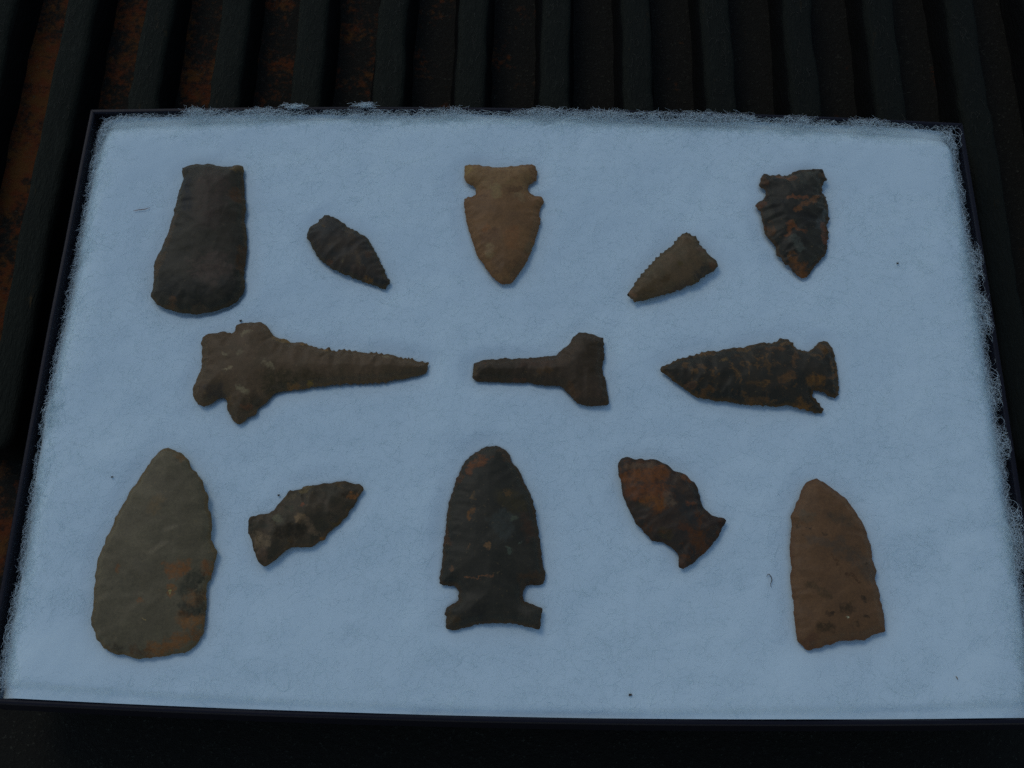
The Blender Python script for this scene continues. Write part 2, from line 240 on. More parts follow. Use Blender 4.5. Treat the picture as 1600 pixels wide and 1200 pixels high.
  patches=[(6.0,-6.4,8.5,-5.8,2.32,(98,60,22)),(15.4,-4.4,15.3,-6.2,1.58,(92,56,24)),(12.2,-14.4,14.5,-14.4,2.07,(84,56,28)),(10.7,-20.7,13.7,-21.8,2.07,(96,62,24)),(10.9,-26.4,2.8,-29.9,1.83,(94,60,24)),(14.6,-24.6,14.7,-25.2,1.34,(84,54,24)),(-2.3,-15.8,-2.3,-15.8,0.79,(90,58,26)),(-10.6,-6.7,-10.2,-7.3,0.73,(84,54,24)),(6.5,-12.2,6.8,-12.8,0.98,(92,60,26)),(12.6,-8.0,10.3,-12.7,1.95,(27,31,27)),(10.4,-17.9,13.3,-18.4,1.71,(24,27,24)),(13.5,-10.9,15.6,-18.4,1.10,(30,30,24)),(-8.7,-28.7,-7.5,-29.2,1.46,(38,32,26)),(2.0,28.9,3.9,28.3,0.98,(80,60,36)),(-7.8,-11.9,-12.1,-21.7,4.27,(58,57,53)),(-2.3,12.0,-1.5,14.5,1.83,(76,66,52)),(-2.3,-30.0,1.2,-30.5,1.34,(60,42,26)),(6.0,-12.8,6.0,-12.8,0.30,(170,150,110)),(-0.0,-21.1,-0.0,-21.1,0.24,(130,116,90)),]),
 'fishtail': dict(center=(-64.1,-46.6), outline=[(-16.88,0.75),(-16.29,1.6),(-15.23,1.96),(-13.38,2.49),(-10.97,2.96),(-9.69,3.83),(-8.98,4.96),(-7.72,6.11),(-6.77,7.69),(-6.08,9.12),(-5.08,10.13),(-3.44,10.3),(-1.83,10.76),(-0.26,11.7),(1.39,11.68),(3.02,11.99),(4.63,12.51),(6.29,12.42),(8.19,12.8),(10.1,13.12),(11.33,13.2),(12.89,12.6),(14.29,12.34),(15.39,12.36),(16.54,11.67),(16.88,10.68),(16.41,9.53),(15.53,8.38),(14.95,6.81),(14.36,5.53),(13.36,4.25),(12.92,2.7),(11.8,1.28),(10.55,-0.13),(9.03,-1.55),(7.52,-3.1),(6.56,-4.64),(5.03,-5.77),(3.49,-6.76),(2.2,-7.47),(0.6,-7.63),(-1.04,-7.47),(-2.66,-7.42),(-3.94,-8.13),(-5.2,-9.11),(-6.44,-10.22),(-7.4,-11.46),(-8.9,-12.58),(-10.72,-13.2),(-12.17,-12.09),(-13.14,-10.48),(-13.85,-8.86),(-14.56,-7.23),(-15.29,-5.32),(-15.98,-3.95),(-16.62,-3),(-16.65,-1.47)],
  patches=[(-13.5,-4.7,-10.8,-6.6,1.66,(82,72,64)),(-12.2,-9.1,-11.0,-10.7,1.38,(66,54,48)),(-2.3,1.0,-0.7,0.8,1.05,(90,76,62)),(0.5,-0.0,3.2,-2.8,1.11,(74,64,58)),(-8.1,1.2,-6.4,0.4,1.11,(64,66,60)),(13.2,8.5,14.8,8.7,0.78,(98,64,34)),(5.7,-4.1,6.0,-4.0,0.61,(84,58,22)),(8.7,-0.4,11.0,0.7,0.66,(56,46,18)),(-6.3,-3.2,-0.4,-2.3,1.94,(30,26,16)),(3.6,1.4,6.8,2.3,1.52,(36,34,28)),(-15.2,-1.4,-11.1,-1.4,1.11,(38,38,32)),(-1.5,10.1,0.4,10.4,0.83,(76,68,50)),(-0.2,5.0,0.1,4.7,0.50,(88,52,36)),(5.4,6.2,6.8,5.7,1.11,(58,52,50)),(11.8,9.2,11.5,8.9,0.83,(34,28,18)),(-3.4,-5.6,-3.1,-5.6,0.72,(66,48,20)),(-4.5,4.1,-3.7,3.8,1.11,(40,42,34)),(-5.7,7.7,-3.5,8.0,1.11,(62,56,46)),(8.8,12.0,10.2,11.7,0.69,(64,54,40)),]),
 'side_notched_large': dict(center=(-7.3,-49.3), outline=[(-0.42,28.28),(1.43,27.76),(3.02,26.96),(4.36,25.34),(4.92,23.16),(6.52,21.28),(7.86,18.86),(9.2,16.18),(10.53,13.53),(11.6,10.61),(12.4,7.71),(12.79,4.3),(13.49,1.17),(14.03,-2.45),(14.42,-5.53),(14.85,-8.59),(15.47,-11.12),(15.39,-13.14),(14.4,-14.67),(12.39,-14.61),(10.39,-14.75),(9.31,-16.02),(9.04,-17.78),(9.46,-19.27),(10.96,-19.99),(12.96,-20.69),(14.71,-21.26),(14.58,-23.63),(14.25,-26.09),(13.77,-27.57),(11.55,-27.12),(9.07,-26.58),(6.09,-25.85),(4.12,-26.04),(1.15,-25.99),(-1.81,-26.15),(-5.26,-26.7),(-8.2,-27.49),(-11.13,-28.28),(-12.88,-27.82),(-13.3,-25.87),(-13.11,-24.39),(-13.69,-23.66),(-13.12,-21.67),(-10.93,-20.39),(-9.87,-19.38),(-9.8,-17.38),(-10.6,-15.89),(-12.13,-15.27),(-15.15,-14.97),(-15.47,-13.21),(-15.25,-10.17),(-15.01,-6.07),(-14.91,-2.47),(-14.51,0.14),(-14.27,4.32),(-14.12,6.96),(-13.63,10.15),(-12.72,13.36),(-12.04,16.06),(-10.87,19.33),(-9.66,22.07),(-8.17,24.28),(-5.35,26.26),(-2.77,27.79)],
  patches=[(-6.8,21.0,-3.7,23.0,1.69,(84,50,24)),(-8.0,19.4,-7.7,19.1,1.16,(72,44,24)),(2.0,26.4,3.1,24.5,1.58,(56,44,34)),(-7.3,5.0,-6.8,6.6,0.74,(82,56,26)),(-2.2,-4.0,-1.7,-3.0,0.68,(90,70,52)),(-6.7,10.5,-6.2,11.9,0.47,(70,56,36)),(-7.5,-4.4,-7.0,-3.6,0.32,(80,62,44)),(-7.9,-13.2,0.6,-13.3,0.26,(86,60,44)),(-14.0,1.2,-13.9,-3.0,1.16,(54,38,26)),(-10.5,16.6,-11.3,17.7,1.05,(56,38,24)),(9.6,4.8,10.7,-0.4,1.84,(48,36,28)),(9.4,-13.3,13.9,-12.7,2.00,(50,39,28)),(2.0,3.6,3.0,1.5,3.16,(41,47,52)),(8.2,-2.6,8.2,-2.6,0.63,(64,74,78)),(4.4,-4.7,4.7,-6.2,0.74,(58,70,72)),(3.3,11.0,7.5,8.9,2.90,(44,41,28)),(-12.3,-10.6,-12.3,-10.6,0.53,(74,54,38)),(-3.9,-22.5,-3.4,-23.0,2.11,(26,26,24)),(-11.7,-25.1,-10.2,-25.6,1.58,(48,40,26)),(3.3,12.9,3.8,12.1,0.63,(66,52,34)),(5.8,4.7,5.8,4.2,0.74,(54,62,60)),(9.5,-22.7,11.5,-23.7,2.11,(44,44,44)),]),
 'rusty_broken': dict(center=(46.3,-41.2), outline=[(-15.96,15.11),(-14.95,16.83),(-13.64,17.2),(-12.18,16.89),(-10.39,16.58),(-8.91,16.95),(-8.11,16.38),(-6.15,16.76),(-4.2,16.25),(-2.6,15.52),(-0.99,14.87),(-0.05,13.87),(0.9,12.93),(2.83,12.39),(4.74,11.58),(5.67,10.42),(7.08,9.26),(7.82,7.6),(8.46,5.94),(8.63,3.94),(9.19,2.12),(10.09,0.65),(11.47,-0.64),(13.52,-1.26),(15.26,-1.49),(15.96,-2.2),(15.65,-3.35),(14.79,-4.51),(14.25,-5.83),(13.21,-7.47),(11.88,-8.79),(10.86,-10.42),(9.52,-12.06),(7.89,-13.21),(6.56,-14.67),(4.96,-15.5),(3.66,-16.48),(2.53,-17.2),(1.45,-16.68),(1.18,-15.41),(1.4,-13.81),(0.97,-12.38),(0.06,-11.43),(-1.49,-10.33),(-3.04,-9.39),(-4.94,-9.26),(-6.51,-8.65),(-8.06,-7.21),(-9.29,-5.61),(-10.85,-4.01),(-12.08,-2.06),(-13,0.06),(-13.92,2.53),(-14.68,4.84),(-15.12,7.18),(-15.57,9.52),(-15.94,12.22)],
  patches=[(-13.4,10.2,-3.0,12.1,2.29,(94,56,22)),(-11.6,5.6,-3.8,6.7,2.62,(90,52,22)),(-7.2,2.7,-4.0,2.0,1.97,(98,60,18)),(-13.4,14.1,-5.6,14.4,1.11,(78,62,52)),(-2.0,4.4,-0.5,1.5,1.38,(76,66,62)),(1.4,8.8,2.6,6.8,1.44,(58,48,42)),(3.7,0.9,5.5,-2.4,2.13,(35,39,45)),(-9.8,1.3,-7.5,1.0,1.31,(40,36,24)),(6.8,-7.9,8.9,-11.4,2.46,(70,43,18)),(4.4,2.5,5.7,2.2,0.72,(94,54,26)),(3.1,10.9,5.0,10.6,0.92,(88,56,32)),(7.4,5.9,8.8,1.6,1.25,(27,28,30)),(10.3,-2.3,13.7,-3.6,1.47,(34,26,20)),(2.1,-15.4,2.7,-15.7,1.11,(64,48,42)),(-7.3,-2.6,-5.4,-3.9,1.64,(54,44,40)),(-5.0,9.4,-4.7,8.9,0.59,(46,30,16)),(-8.1,5.3,-8.4,4.3,0.59,(56,34,16)),(-3.6,-6.5,-1.7,-7.4,1.31,(48,42,26)),(2.5,-4.4,4.7,-5.7,0.98,(64,40,24)),(3.8,-12.5,4.1,-12.5,0.66,(38,36,38)),(1.9,13.6,0.8,10.2,0.46,(46,32,22)),]),
 'tan_triangular': dict(center=(93.4,-55.6), outline=[(-6.14,24.85),(-4.15,25.39),(-2.91,25.72),(-0.82,24.6),(1.47,23.13),(3.72,21.16),(5.49,19.44),(6.97,17.23),(8.4,14.53),(9.82,11.85),(10.52,9.17),(11.18,6.26),(11.61,3.37),(11.75,0.01),(12.36,-2.36),(11.7,-4.27),(12.26,-6.62),(12.68,-9.44),(12.9,-12.7),(13.22,-15.47),(13.26,-18.69),(13,-19.84),(10.62,-20.57),(8.68,-21.52),(6.74,-22.56),(3.98,-22.61),(0.74,-22.81),(-2.08,-23.54),(-4.92,-24.5),(-7.73,-25.23),(-9.83,-25.72),(-11.34,-24.39),(-12.62,-23.05),(-12.8,-20.55),(-13.02,-17.34),(-12.88,-14.1),(-12.87,-10.84),(-13.14,-8.04),(-13.26,-5.21),(-12.72,-2.35),(-12.84,0.51),(-12.74,3.88),(-12.26,7.29),(-11.53,10.72),(-11.76,14.16),(-10.42,16.16),(-8.95,19.67),(-7.51,22.71)],
  patches=[(0.8,4.6,7.9,-0.5,2.68,(62,54,50)),(0.2,13.4,4.3,12.0,1.66,(60,51,44)),(-8.4,13.7,-6.1,13.3,1.56,(68,60,54)),(9.4,-4.3,10.6,-2.4,1.56,(64,56,54)),(-7.1,6.4,-1.5,4.6,1.37,(68,58,54)),(-3.3,-15.8,-2.3,-15.3,0.83,(36,29,20)),(1.5,-13.8,3.0,-13.6,1.17,(42,34,22)),(-6.3,-19.1,-3.1,-19.5,1.17,(46,37,24)),(-8.6,-7.2,-6.8,-8.4,1.07,(56,45,30)),(-5.5,-9.3,-2.3,-10.2,0.78,(54,44,30)),(-6.8,9.8,-6.8,9.8,0.44,(34,28,20)),(-8.9,7.5,-8.9,7.5,0.44,(38,30,20)),(7.6,-16.0,7.8,-16.3,0.54,(36,30,20)),(6.5,-11.0,6.7,-11.2,0.59,(38,32,24)),(8.8,-1.0,8.8,-1.0,0.39,(30,26,18)),(-9.5,-12.6,-9.5,-12.6,0.34,(36,30,20)),(4.9,-17.9,5.1,-18.4,0.49,(44,36,24)),(1.8,-16.2,1.8,-16.2,0.24,(200,196,180)),(-1.0,2.2,0.3,-1.4,0.39,(54,38,22)),(2.5,-3.5,6.0,-6.0,0.44,(54,38,22)),(-9.9,-23.7,-7.9,-21.8,1.07,(70,50,40)),(-10.1,11.0,-9.6,10.5,0.49,(46,36,24)),(-3.2,7.9,-3.2,7.9,0.39,(44,36,26)),(-10.9,-9.4,-10.9,-9.4,0.34,(44,36,24)),]),  # the tiny near-white spot is a glint painted into the colour
}

# ================================================================ truck bed floor and ribs
def floor_material():
    n = N('bed floor paint'); v = n.tc.outputs['Object']
    big = n.noise(v, 45, 5, 0.65).outputs[0]
    fine = n.noise(v, 420, 4, 0.7).outputs[0]
    sep = n.t.nodes.new('ShaderNodeSeparateXYZ'); n.put(sep.inputs[0], v)
    # rust is heaviest on one side of the bed, thinning out across it, and thin at the tail
    side = n.ramp(sep.outputs[0], -0.20, 0.12, 0.05, -0.12)
    tail = n.ramp(sep.outputs[1], -0.05, -0.09, 0.0, -0.3)
    f = n.math('ADD', n.math('ADD', n.math('MULTIPLY', big, 0.6), n.math('MULTIPLY', fine, 0.4)), n.math('ADD', side, tail))
    rust = n.ramp(f, 0.49, 0.63)
    c = n.mix(fine, alb((8, 9, 8)), alb((15, 16, 14)))
    rc = n.mix(n.ramp(n.noise(v, 160, 3, 0.6).outputs[0], 0.4, 0.62), alb((45, 23, 9)), alb((44, 29, 11)))
    c = n.mix(rust, c, rc)
    sp = n.noise(v, 900, 2, 0.8).outputs[0]
    c = n.mix(n.ramp(sp, 0.60, 0.72, 0, 0.6), c, alb((34, 38, 35)))
    n.put(n.p.inputs['Base Color'], c)
    n.p.inputs['Roughness'].default_value = 0.75
    n.p.inputs['Specular IOR Level'].default_value = 0.1
    n.bump(n.math('ADD', sp, n.math('MULTIPLY', fine, 1.0)), 0.6, 0.0006)
    return n.m

def rib_material():
    n = N('rib black coating'); v = n.tc.outputs['Object']
    st = n.t.nodes.new('ShaderNodeMapping'); n.put(st.inputs['Vector'], v); st.inputs['Scale'].default_value = (1, 0.22, 1)
    oi = n.t.nodes.new('ShaderNodeObjectInfo')
    w = n.vmath('ADD', st.outputs[0], n.vmath('SCALE', oi.outputs['Location'], scale=7.3))
    a = n.noise(w, 130, 5, 0.7).outputs[0]
    b = n.noise(w, 900, 3, 0.75).outputs[0]
    c = n.mix(a, alb((8, 11, 10)), alb((16, 20, 18)))
    c = n.mix(n.ramp(b, 0.55, 0.72, 0, 0.5), c, alb((24, 29, 27)))
    c = n.mix(n.ramp(n.noise(w, 210, 5, 0.75).outputs[0], 0.62, 0.74, 0, 0.8), c, alb((40, 34, 20)))
    # lighter mottled tones only on the crown; the flanks are set near black
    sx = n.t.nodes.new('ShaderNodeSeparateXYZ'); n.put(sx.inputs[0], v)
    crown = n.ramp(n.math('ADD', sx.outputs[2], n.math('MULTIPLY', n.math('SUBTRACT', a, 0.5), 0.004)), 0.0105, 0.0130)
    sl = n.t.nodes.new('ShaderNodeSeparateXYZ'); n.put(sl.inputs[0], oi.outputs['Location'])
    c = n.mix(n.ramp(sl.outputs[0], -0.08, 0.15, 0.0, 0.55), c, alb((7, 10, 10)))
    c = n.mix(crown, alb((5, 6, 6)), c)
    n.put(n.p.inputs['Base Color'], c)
    n.p.inputs['Roughness'].default_value = 0.8
    n.p.inputs['Specular IOR Level'].default_value = 0.08
    n.bump(n.math('ADD', a, b), 0.9, 0.0010)
    return n.m

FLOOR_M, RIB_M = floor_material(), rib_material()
# the floor sheet, a little dented
xs = np.linspace(-520, 520, 131); ys = np.linspace(-330, 620, 121)
X, Y = np.meshgrid(xs, ys)
Z = (vnoise(X, Y, 70) - 0.5) * 0.8 - 0.5
V = np.stack([X.ravel(), Y.ravel(), Z.ravel()], 1) * MM
i = (np.arange(120)[:, None] * 131 + np.arange(130)[None, :]).ravel()
floor = link('truck_bed_floor', mesh_np('truck_bed_floor', V, np.stack([i, i + 1, i + 132, i + 131], 1)), FLOOR_M)
tag(floor, 'rust-stained black ribbed truck bed floor', None, None, 'structure')

def rib_mesh(seed):
    """long moulded rib with steep flanks and a rounded tail end"""
    prof = [(-8.0, -1.2), (-7.4, 0.6), (-6.6, 4.0), (-6.1, 8.0), (-5.75, 11.0), (-5.35, 12.7), (-4.6, 13.7), (-3.2, 14.0), (0, 14.05),
            (3.2, 14.0), (4.6, 13.7), (5.35, 12.7), (5.75, 11.0), (6.1, 8.0), (6.6, 4.0), (7.4, 0.6), (8.0, -1.2)]
    pr = np.array(prof)
    yy = np.concatenate([[-17.6, -17.2, -16.2, -14.5, -12.0], np.arange(-8, 612, 4.0)])
    end = np.interp(yy, [-17.6, -17.2, -16.2, -14.5, -12.0], [0.55, 0.72, 0.86, 0.95, 1.0])
    zend = np.interp(yy, [-17.6, -17.2, -16.2, -14.5, -12.0], [0.80, 0.90, 0.96, 0.99, 1.0])
    k = len(pr); Vs = []
    for j, y in enumerate(yy):
        wob = (vnoise(pr[:, 0] * 0.7 + seed * 31, np.full(k, y), 9) - 0.5) * 0.55
        xw = (vnoise(np.full(k, seed * 17.0), np.full(k, y), 40) - 0.5) * 0.7
        x = pr[:, 0] * end[j] * (1 + (vnoise(np.full(k, y), np.full(k, seed * 9.0), 13) - 0.5) * 0.10) + xw + (vnoise(pr[:, 1] + seed * 23, np.full(k, y), 7) - 0.5) * 1.1
        top = pr[:, 1] > 10
        z = pr[:, 1] * zend[j] - np.where(top, np.abs(wob) * 0.45, 0)
        Vs.append(np.stack([x, np.full(k, y) + (0 if j else 0), z], 1))
    V = np.concatenate(Vs)
    F = []
    for j in range(len(yy) - 1):
        for q in range(k - 1):
            a = j * k + q
            F.append((a, a + 1, a + k + 1, a + k))
    m = bpy.data.meshes.new('rib')
    fs = [tuple(f) for f in F] + [tuple(range(k))[::-1]]
    m.from_pydata([tuple(v) for v in V * MM], [], fs)
    m.polygons.foreach_set('use_smooth', [True] * len(m.polygons))
    m.materials.append(RIB_M)
    m.update()
    return m
RIBS = [rib_mesh(s) for s in range(5)]
rib_x = [-172.3, -142.5, -112.8, -82.4, -51.6, -20.7, 10.7, 41.6, 72.4, 104.0, 135.6, 166.4]
rib_x = [rib_x[0] - 30.8 * q for q in range(9, 0, -1)] + rib_x + [rib_x[-1] + 30.8 * q for q in range(1, 10)]
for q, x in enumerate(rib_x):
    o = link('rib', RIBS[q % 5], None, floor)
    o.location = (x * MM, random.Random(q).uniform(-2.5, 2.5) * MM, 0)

# ================================================================ display box
def box_material():
    n = N('navy black coated card'); v = n.tc.outputs['Object']
    a = n.noise(v, 300, 4, 0.6).outputs[0]
    c = n.mix(a, alb((7, 8, 14)), alb((10, 11, 20)))
    n.put(n.p.inputs['Base Color'], c)
    n.p.inputs['Roughness'].default_value = 0.42
    n.p.inputs['Specular IOR Level'].default_value = 0.18
    n.bump(n.noise(v, 700, 2).outputs[0], 0.15, 0.0004)
    return n.m
BOX_M = box_material()
# outline of the outer wall (mm): the long sides bow outwards by a couple of millimetres
def wall_pt(side, t, off):
    """t in -1..1 along the side; off = distance inwards from the outer face"""
    bow = (1 - t * t)
    if side == 'far':   return (t * (152.2 - off), 100.6 + 3.4 * bow - off)
    if side == 'near':  return (-t * (152.0 - off), -(100.2 + 2.6 * bow) + off)
    if side == 'left':  return (-(152.0 + 0.8 * bow) + off, -t * (0 + 100.4 - off))
    return ((152.2 + 0.5 * bow) - off, t * (100.4 - off))
BOX = bpy.data.objects.new('display_box', None); COL.objects.link(BOX)
BOX.location = (0, 0, RIB_TOP * MM)
BOX.empty_display_size = 0.02
tag(BOX, 'shallow black cardboard display box lined with white batting, lying on the ribs', 'box')
HB = RIM - RIB_TOP
def wall_mesh(side, th=1.6):
    prof = [(0, 0.0), (0, HB - 0.45), (0.35, HB - 0.05), (0.8, HB), (th - 0.35, HB - 0.05), (th, HB - 0.45), (th, 1.3)]
    # mitred corner: each profile point keeps its own offset, so neighbours meet along the diagonal
    n = 41; k = len(prof); Vs = []
    for t in np.linspace(-0.9995, 0.9995, n):
        for o, z in prof:
            x, y = wall_pt(side, t, o)
            wob = (vnoise(x * 1.0, y, 38) - 0.5) * 0.5
            Vs.append((x, y, z + (wob if z > 3 else 0)))
    F = []
    for j in range(n - 1):
        for q in range(k):
            q2 = (q + 1) % k
            F.append((j * k + q, j * k + q2, (j + 1) * k + q2, (j + 1) * k + q))
    m = bpy.data.meshes.new('side_wall')
    m.from_pydata([tuple(c * MM for c in v) for v in Vs], [], F + [tuple(range(k))[::-1], tuple(range((n - 1) * k, n * k))])
    bm = bmesh.new(); bm.from_mesh(m); bmesh.ops.recalc_face_normals(bm, faces=bm.faces); bm.to_mesh(m); bm.free()
    return m
for s in ('far', 'near', 'left', 'right'):
    link('side_wall', wall_mesh(s), BOX_M, BOX)
loop = []
for s in ('far', 'right', 'near', 'left'):
    ts = np.linspace(-0.98, 0.98, 15)
    if s == 'right': ts = -ts
    if s == 'left': ts = -ts
    loop += [wall_pt(s, t, 1.75) for t in ts]
bm = bmesh.new()
vb = [bm.verts.new((x * MM, y * MM, 0.1 * MM)) for x, y in loop]
vt = [bm.verts.new((x * MM, y * MM, 1.3 * MM)) for x, y in loop]
bm.faces.new(vb[::-1]); bm.faces.new(vt)
for j in range(len(vb)):
    bm.faces.new((vb[j], vb[(j + 1) % len(vb)], vt[(j + 1) % len(vb)], vt[j]))
bmesh.ops.recalc_face_normals(bm, faces=bm.faces)
me = bpy.data.meshes.new('bottom_panel'); bm.to_mesh(me); bm.free()
link('bottom_panel', me, BOX_M, BOX)

# ================================================================ the stones: outlines first (the batting gives way under them)
rng = np.random.RandomState(11)
def smooth_outline(pts, step=0.42, serr=0.0, seed=0, teeth=0.0, teeth_x=-99):
    P = np.array(pts, float); n = len(P)
    out = []
    for q in range(n):
        p0, p1, p2, p3 = P[q - 1], P[q], P[(q + 1) % n], P[(q + 2) % n]
        m = max(2, int(np.hypot(*(p2 - p1)) / 0.2))
        for t in np.arange(m) / m:
            c = 0.5 * ((2 * p1) + (-p0 + p2) * t + (2 * p0 - 5 * p1 + 4 * p2 - p3) * t * t + (-p0 + 3 * p1 - 3 * p2 + p3) * t ** 3)
            out.append(0.6 * c + 0.4 * (p1 * (1 - t) + p2 * t))
    D = np.array(out)
    seg = np.hypot(*(np.roll(D, -1, 0) - D).T); L = np.concatenate([[0], np.cumsum(seg)])
    m = int(L[-1] / step)
    u = np.linspace(0, L[-1], m, endpoint=False)
    Dx = np.interp(u, L, np.append(D[:, 0], D[0, 0])); Dy = np.interp(u, L, np.append(D[:, 1], D[0, 1]))
    Q = np.stack([Dx, Dy], 1)
    t = np.roll(Q, -1, 0) - np.roll(Q, 1, 0); t /= np.linalg.norm(t, axis=1, keepdims=True) + 1e-9
    nn = np.stack([t[:, 1], -t[:, 0]], 1)
    w = (vnoise(u, np.full(m, seed * 13.0), 1.6) - 0.5) * serr * 2 + (vnoise(u, np.full(m, seed * 7.0 + 5), 0.7) - 0.5) * serr
    ph = u / 1.9 + 0.8 * vnoise(u, np.full(m, seed * 3.0), 6)
    ph = ph + 1.1 * vnoise(u, np.full(m, seed * 8.0), 3.3)
    w = w + teeth * (np.abs(np.sin(math.pi * ph)) - 0.6) * np.clip(2.6 * vnoise(u, np.full(m, seed * 5.0), 5) - 0.5, 0, 1.5) * (Q[:, 0] > teeth_x)
    return Q + nn * w[:, None]

# per stone: name, label, category, half thickness, base colours, mottle, edge rind, serration, scars (count, width, length, depth), gloss
SPEC = {
 'adze': dict(blotch=1.15, gain=0.82, name='stone_adze', cat='adze', T=4.2, base=((48, 47, 42), (40, 39, 33)), rind=(62, 52, 34), serr=0.22, scars=(20, 4.5, 7.0, 0.34),
   label='dark grey-brown stone adze with squared top, flaring to a wide rounded bit', hollow=((1.5, -10, 11, 13, 0.9),)),
 'leaf': dict(teeth=0.3, name='leaf_point', cat='arrowhead', T=2.4, base=((33, 35, 38), (42, 38, 35)), rind=(46, 42, 30), serr=0.2, scars=(26, 2.4, 4.5, 0.32),
   label='small dark slate leaf-shaped point lying diagonally next to the adze'),
 'notched_tan': dict(blotch=0.65, teeth=0.2, gain=1.08, name='arrowhead', cat='arrowhead', T=3.2, base=((83, 64, 48), (75, 58, 44)), rind=(70, 52, 36), serr=0.2, scars=(40, 2.6, 5.0, 0.30),
   label='reddish tan side-notched arrowhead with paler squared base, tip pointing towards the dark spearhead'),
 'serrated_small': dict(teeth=0.42, name='arrowhead', cat='arrowhead', T=2.3, base=((60, 54, 44), (67, 57, 47)), rind=(52, 46, 34), serr=0.16, scars=(24, 2.6, 5.0, 0.35),
   label='small olive-grey triangular point with finely saw-toothed edge and no notches'),
 'dark_streaked': dict(blotch=0.8, teeth=0.3, name='arrowhead', cat='arrowhead', T=3.2, base=((36, 37, 36), (27, 27, 25)), rind=(48, 38, 24), serr=0.3, scars=(34, 3.4, 7.0, 0.65),
   label='nearly black notched arrowhead with orange-brown streaks and a rusty tip'),
 'drill_long': dict(teeth=0.5, teeth_x=-6, gain=1.14, name='stone_drill', cat='drill', T=3.8, base=((58, 49, 42), (51, 44, 36)), rind=(56, 46, 32), serr=0.26, scars=(80, 2.0, 4.2, 0.42),
   label='long brown stone drill with broad lobed base and narrow serrated tapering bit'),
 'drill_stub': dict(teeth=0.2, name='stone_drill', cat='drill', T=3.3, base=((48, 41, 35), (42, 36, 29)), rind=(46, 38, 26), serr=0.2, scars=(34, 3.0, 6.5, 0.55),
   label='dark brown T-shaped stone drill with a blunt stem and flared plain base'),
 'corner_notched': dict(blotch=0.7, teeth=0.4, name='spear_point', cat='arrowhead', T=3.3, base=((29, 30, 28), (36, 34, 30)), mottle=((70, 53, 32), 0.61), rind=(56, 44, 24), serr=0.24, scars=(60, 2.2, 5.0, 0.5),
   label='black corner-notched point mottled with tan spots, lying sideways beside the T-shaped drill'),
 'big_biface': dict(blotch=0.75, gain=1.05, name='stone_knife', cat='stone blade', T=3.6, base=((69, 67, 63), (62, 60, 56)), rind=(66, 56, 38), serr=0.26, scars=(22, 5.5, 8.0, 0.34),
   label='large smooth grey teardrop-shaped stone blade with orange rust blotches near its rounded base',
   steps=((2.5, 2.0, 130, 16, 12, 0.55), (-5.0, -7.5, 215, 14, 14, 0.35), (0.5, 6.5, 160, 11, 10, 0.4))),
 'fishtail': dict(gain=1.05, name='arrowhead', cat='arrowhead', T=3.0, base=((52, 46, 40), (40, 38, 32)), rind=(48, 40, 26), serr=0.24, scars=(36, 3.6, 7.0, 0.85),
   label='small mottled brown fish-shaped point with flared tail and an orange spot at its tip'),
 'side_notched_large': dict(teeth=0.25, name='spear_point', cat='arrowhead', T=3.7, base=((36, 36, 34), (31, 32, 30)), rind=(48, 38, 26), serr=0.16, scars=(66, 2.2, 5.5, 0.22),
   label='large charcoal side-notched spearhead standing upright with rust-stained rounded tip'),
 'rusty_broken': dict(gain=0.9, name='arrowhead', cat='arrowhead', T=3.2, base=((48, 40, 36), (38, 35, 34)), mottle=((66, 42, 22), 0.58), rind=(46, 36, 24), serr=0.22, scars=(30, 3.8, 7.0, 0.55),
   label='bright rust-orange and black curved broken point with flared spurred base'),
 'tan_triangular': dict(gain=0.95, name='stone_knife', cat='stone blade', T=3.0, base=((80, 61, 47), (74, 57, 45)), rind=(72, 52, 38), serr=0.24, scars=(26, 4.2, 7.0, 0.32),
   label='plain reddish tan blade with one straight edge, curved back and black specks'),
}
EQ = RIM + 1.5              # height of the stones' edge above the floor, mm
for q, (key, d) in enumerate(STONES.items()):
    d['out'] = smooth_outline(d['outline'], 0.42, SPEC[key]['serr'], q + 1, SPEC[key].get('teeth', 0.0), SPEC[key].get('teeth_x', -99))
    d['world'] = d['out'] + np.array(d['center'])

# ================================================================ batting
IX0, IX1, IY0, IY1 = -150.6, 150.8, -101.6, 103.0
def inner_bounds(x, y):
    """distance (mm) from the inner face of the four walls"""
    tx = np.clip(x / 151, -1, 1); ty = np.clip(y / 100, -1, 1)
    far = (100.6 + 3.4 * (1 - tx * tx) - 1.7) - y
    near = y + (100.2 + 2.6 * (1 - tx * tx) - 1.7)
    lef = x + (152.0 + 0.8 * (1 - ty * ty) - 1.7)
    rig = (152.2 + 0.5 * (1 - ty * ty) - 1.7) - x
    return far, near, lef, rig
GX = np.linspace(-151.2, 151.2, 404); GY = np.linspace(-102, 103.4, 275)
gx, gy = np.meshgrid(GX, GY)
GP = np.stack([gx.ravel(), gy.ravel()], 1)
sdist = np.full(len(GP), -1e9); sT = np.full(len(GP), 3.0)
for key, d in STONES.items():
    c = np.array(d['center']); ext = np.abs(d['out']).max(0) + 9
    sel = (np.abs(GP - c) < ext).all(1)
    di = poly_dist(GP[sel], d['world'][::2])
    better = di > sdist[sel]
    idx = np.where(sel)[0][better]
    sdist[idx] = di[better]; sT[idx] = SPEC[key]['T']
sdist = np.maximum(sdist, -9.0).reshape(gx.shape); sT = sT.reshape(gx.shape)

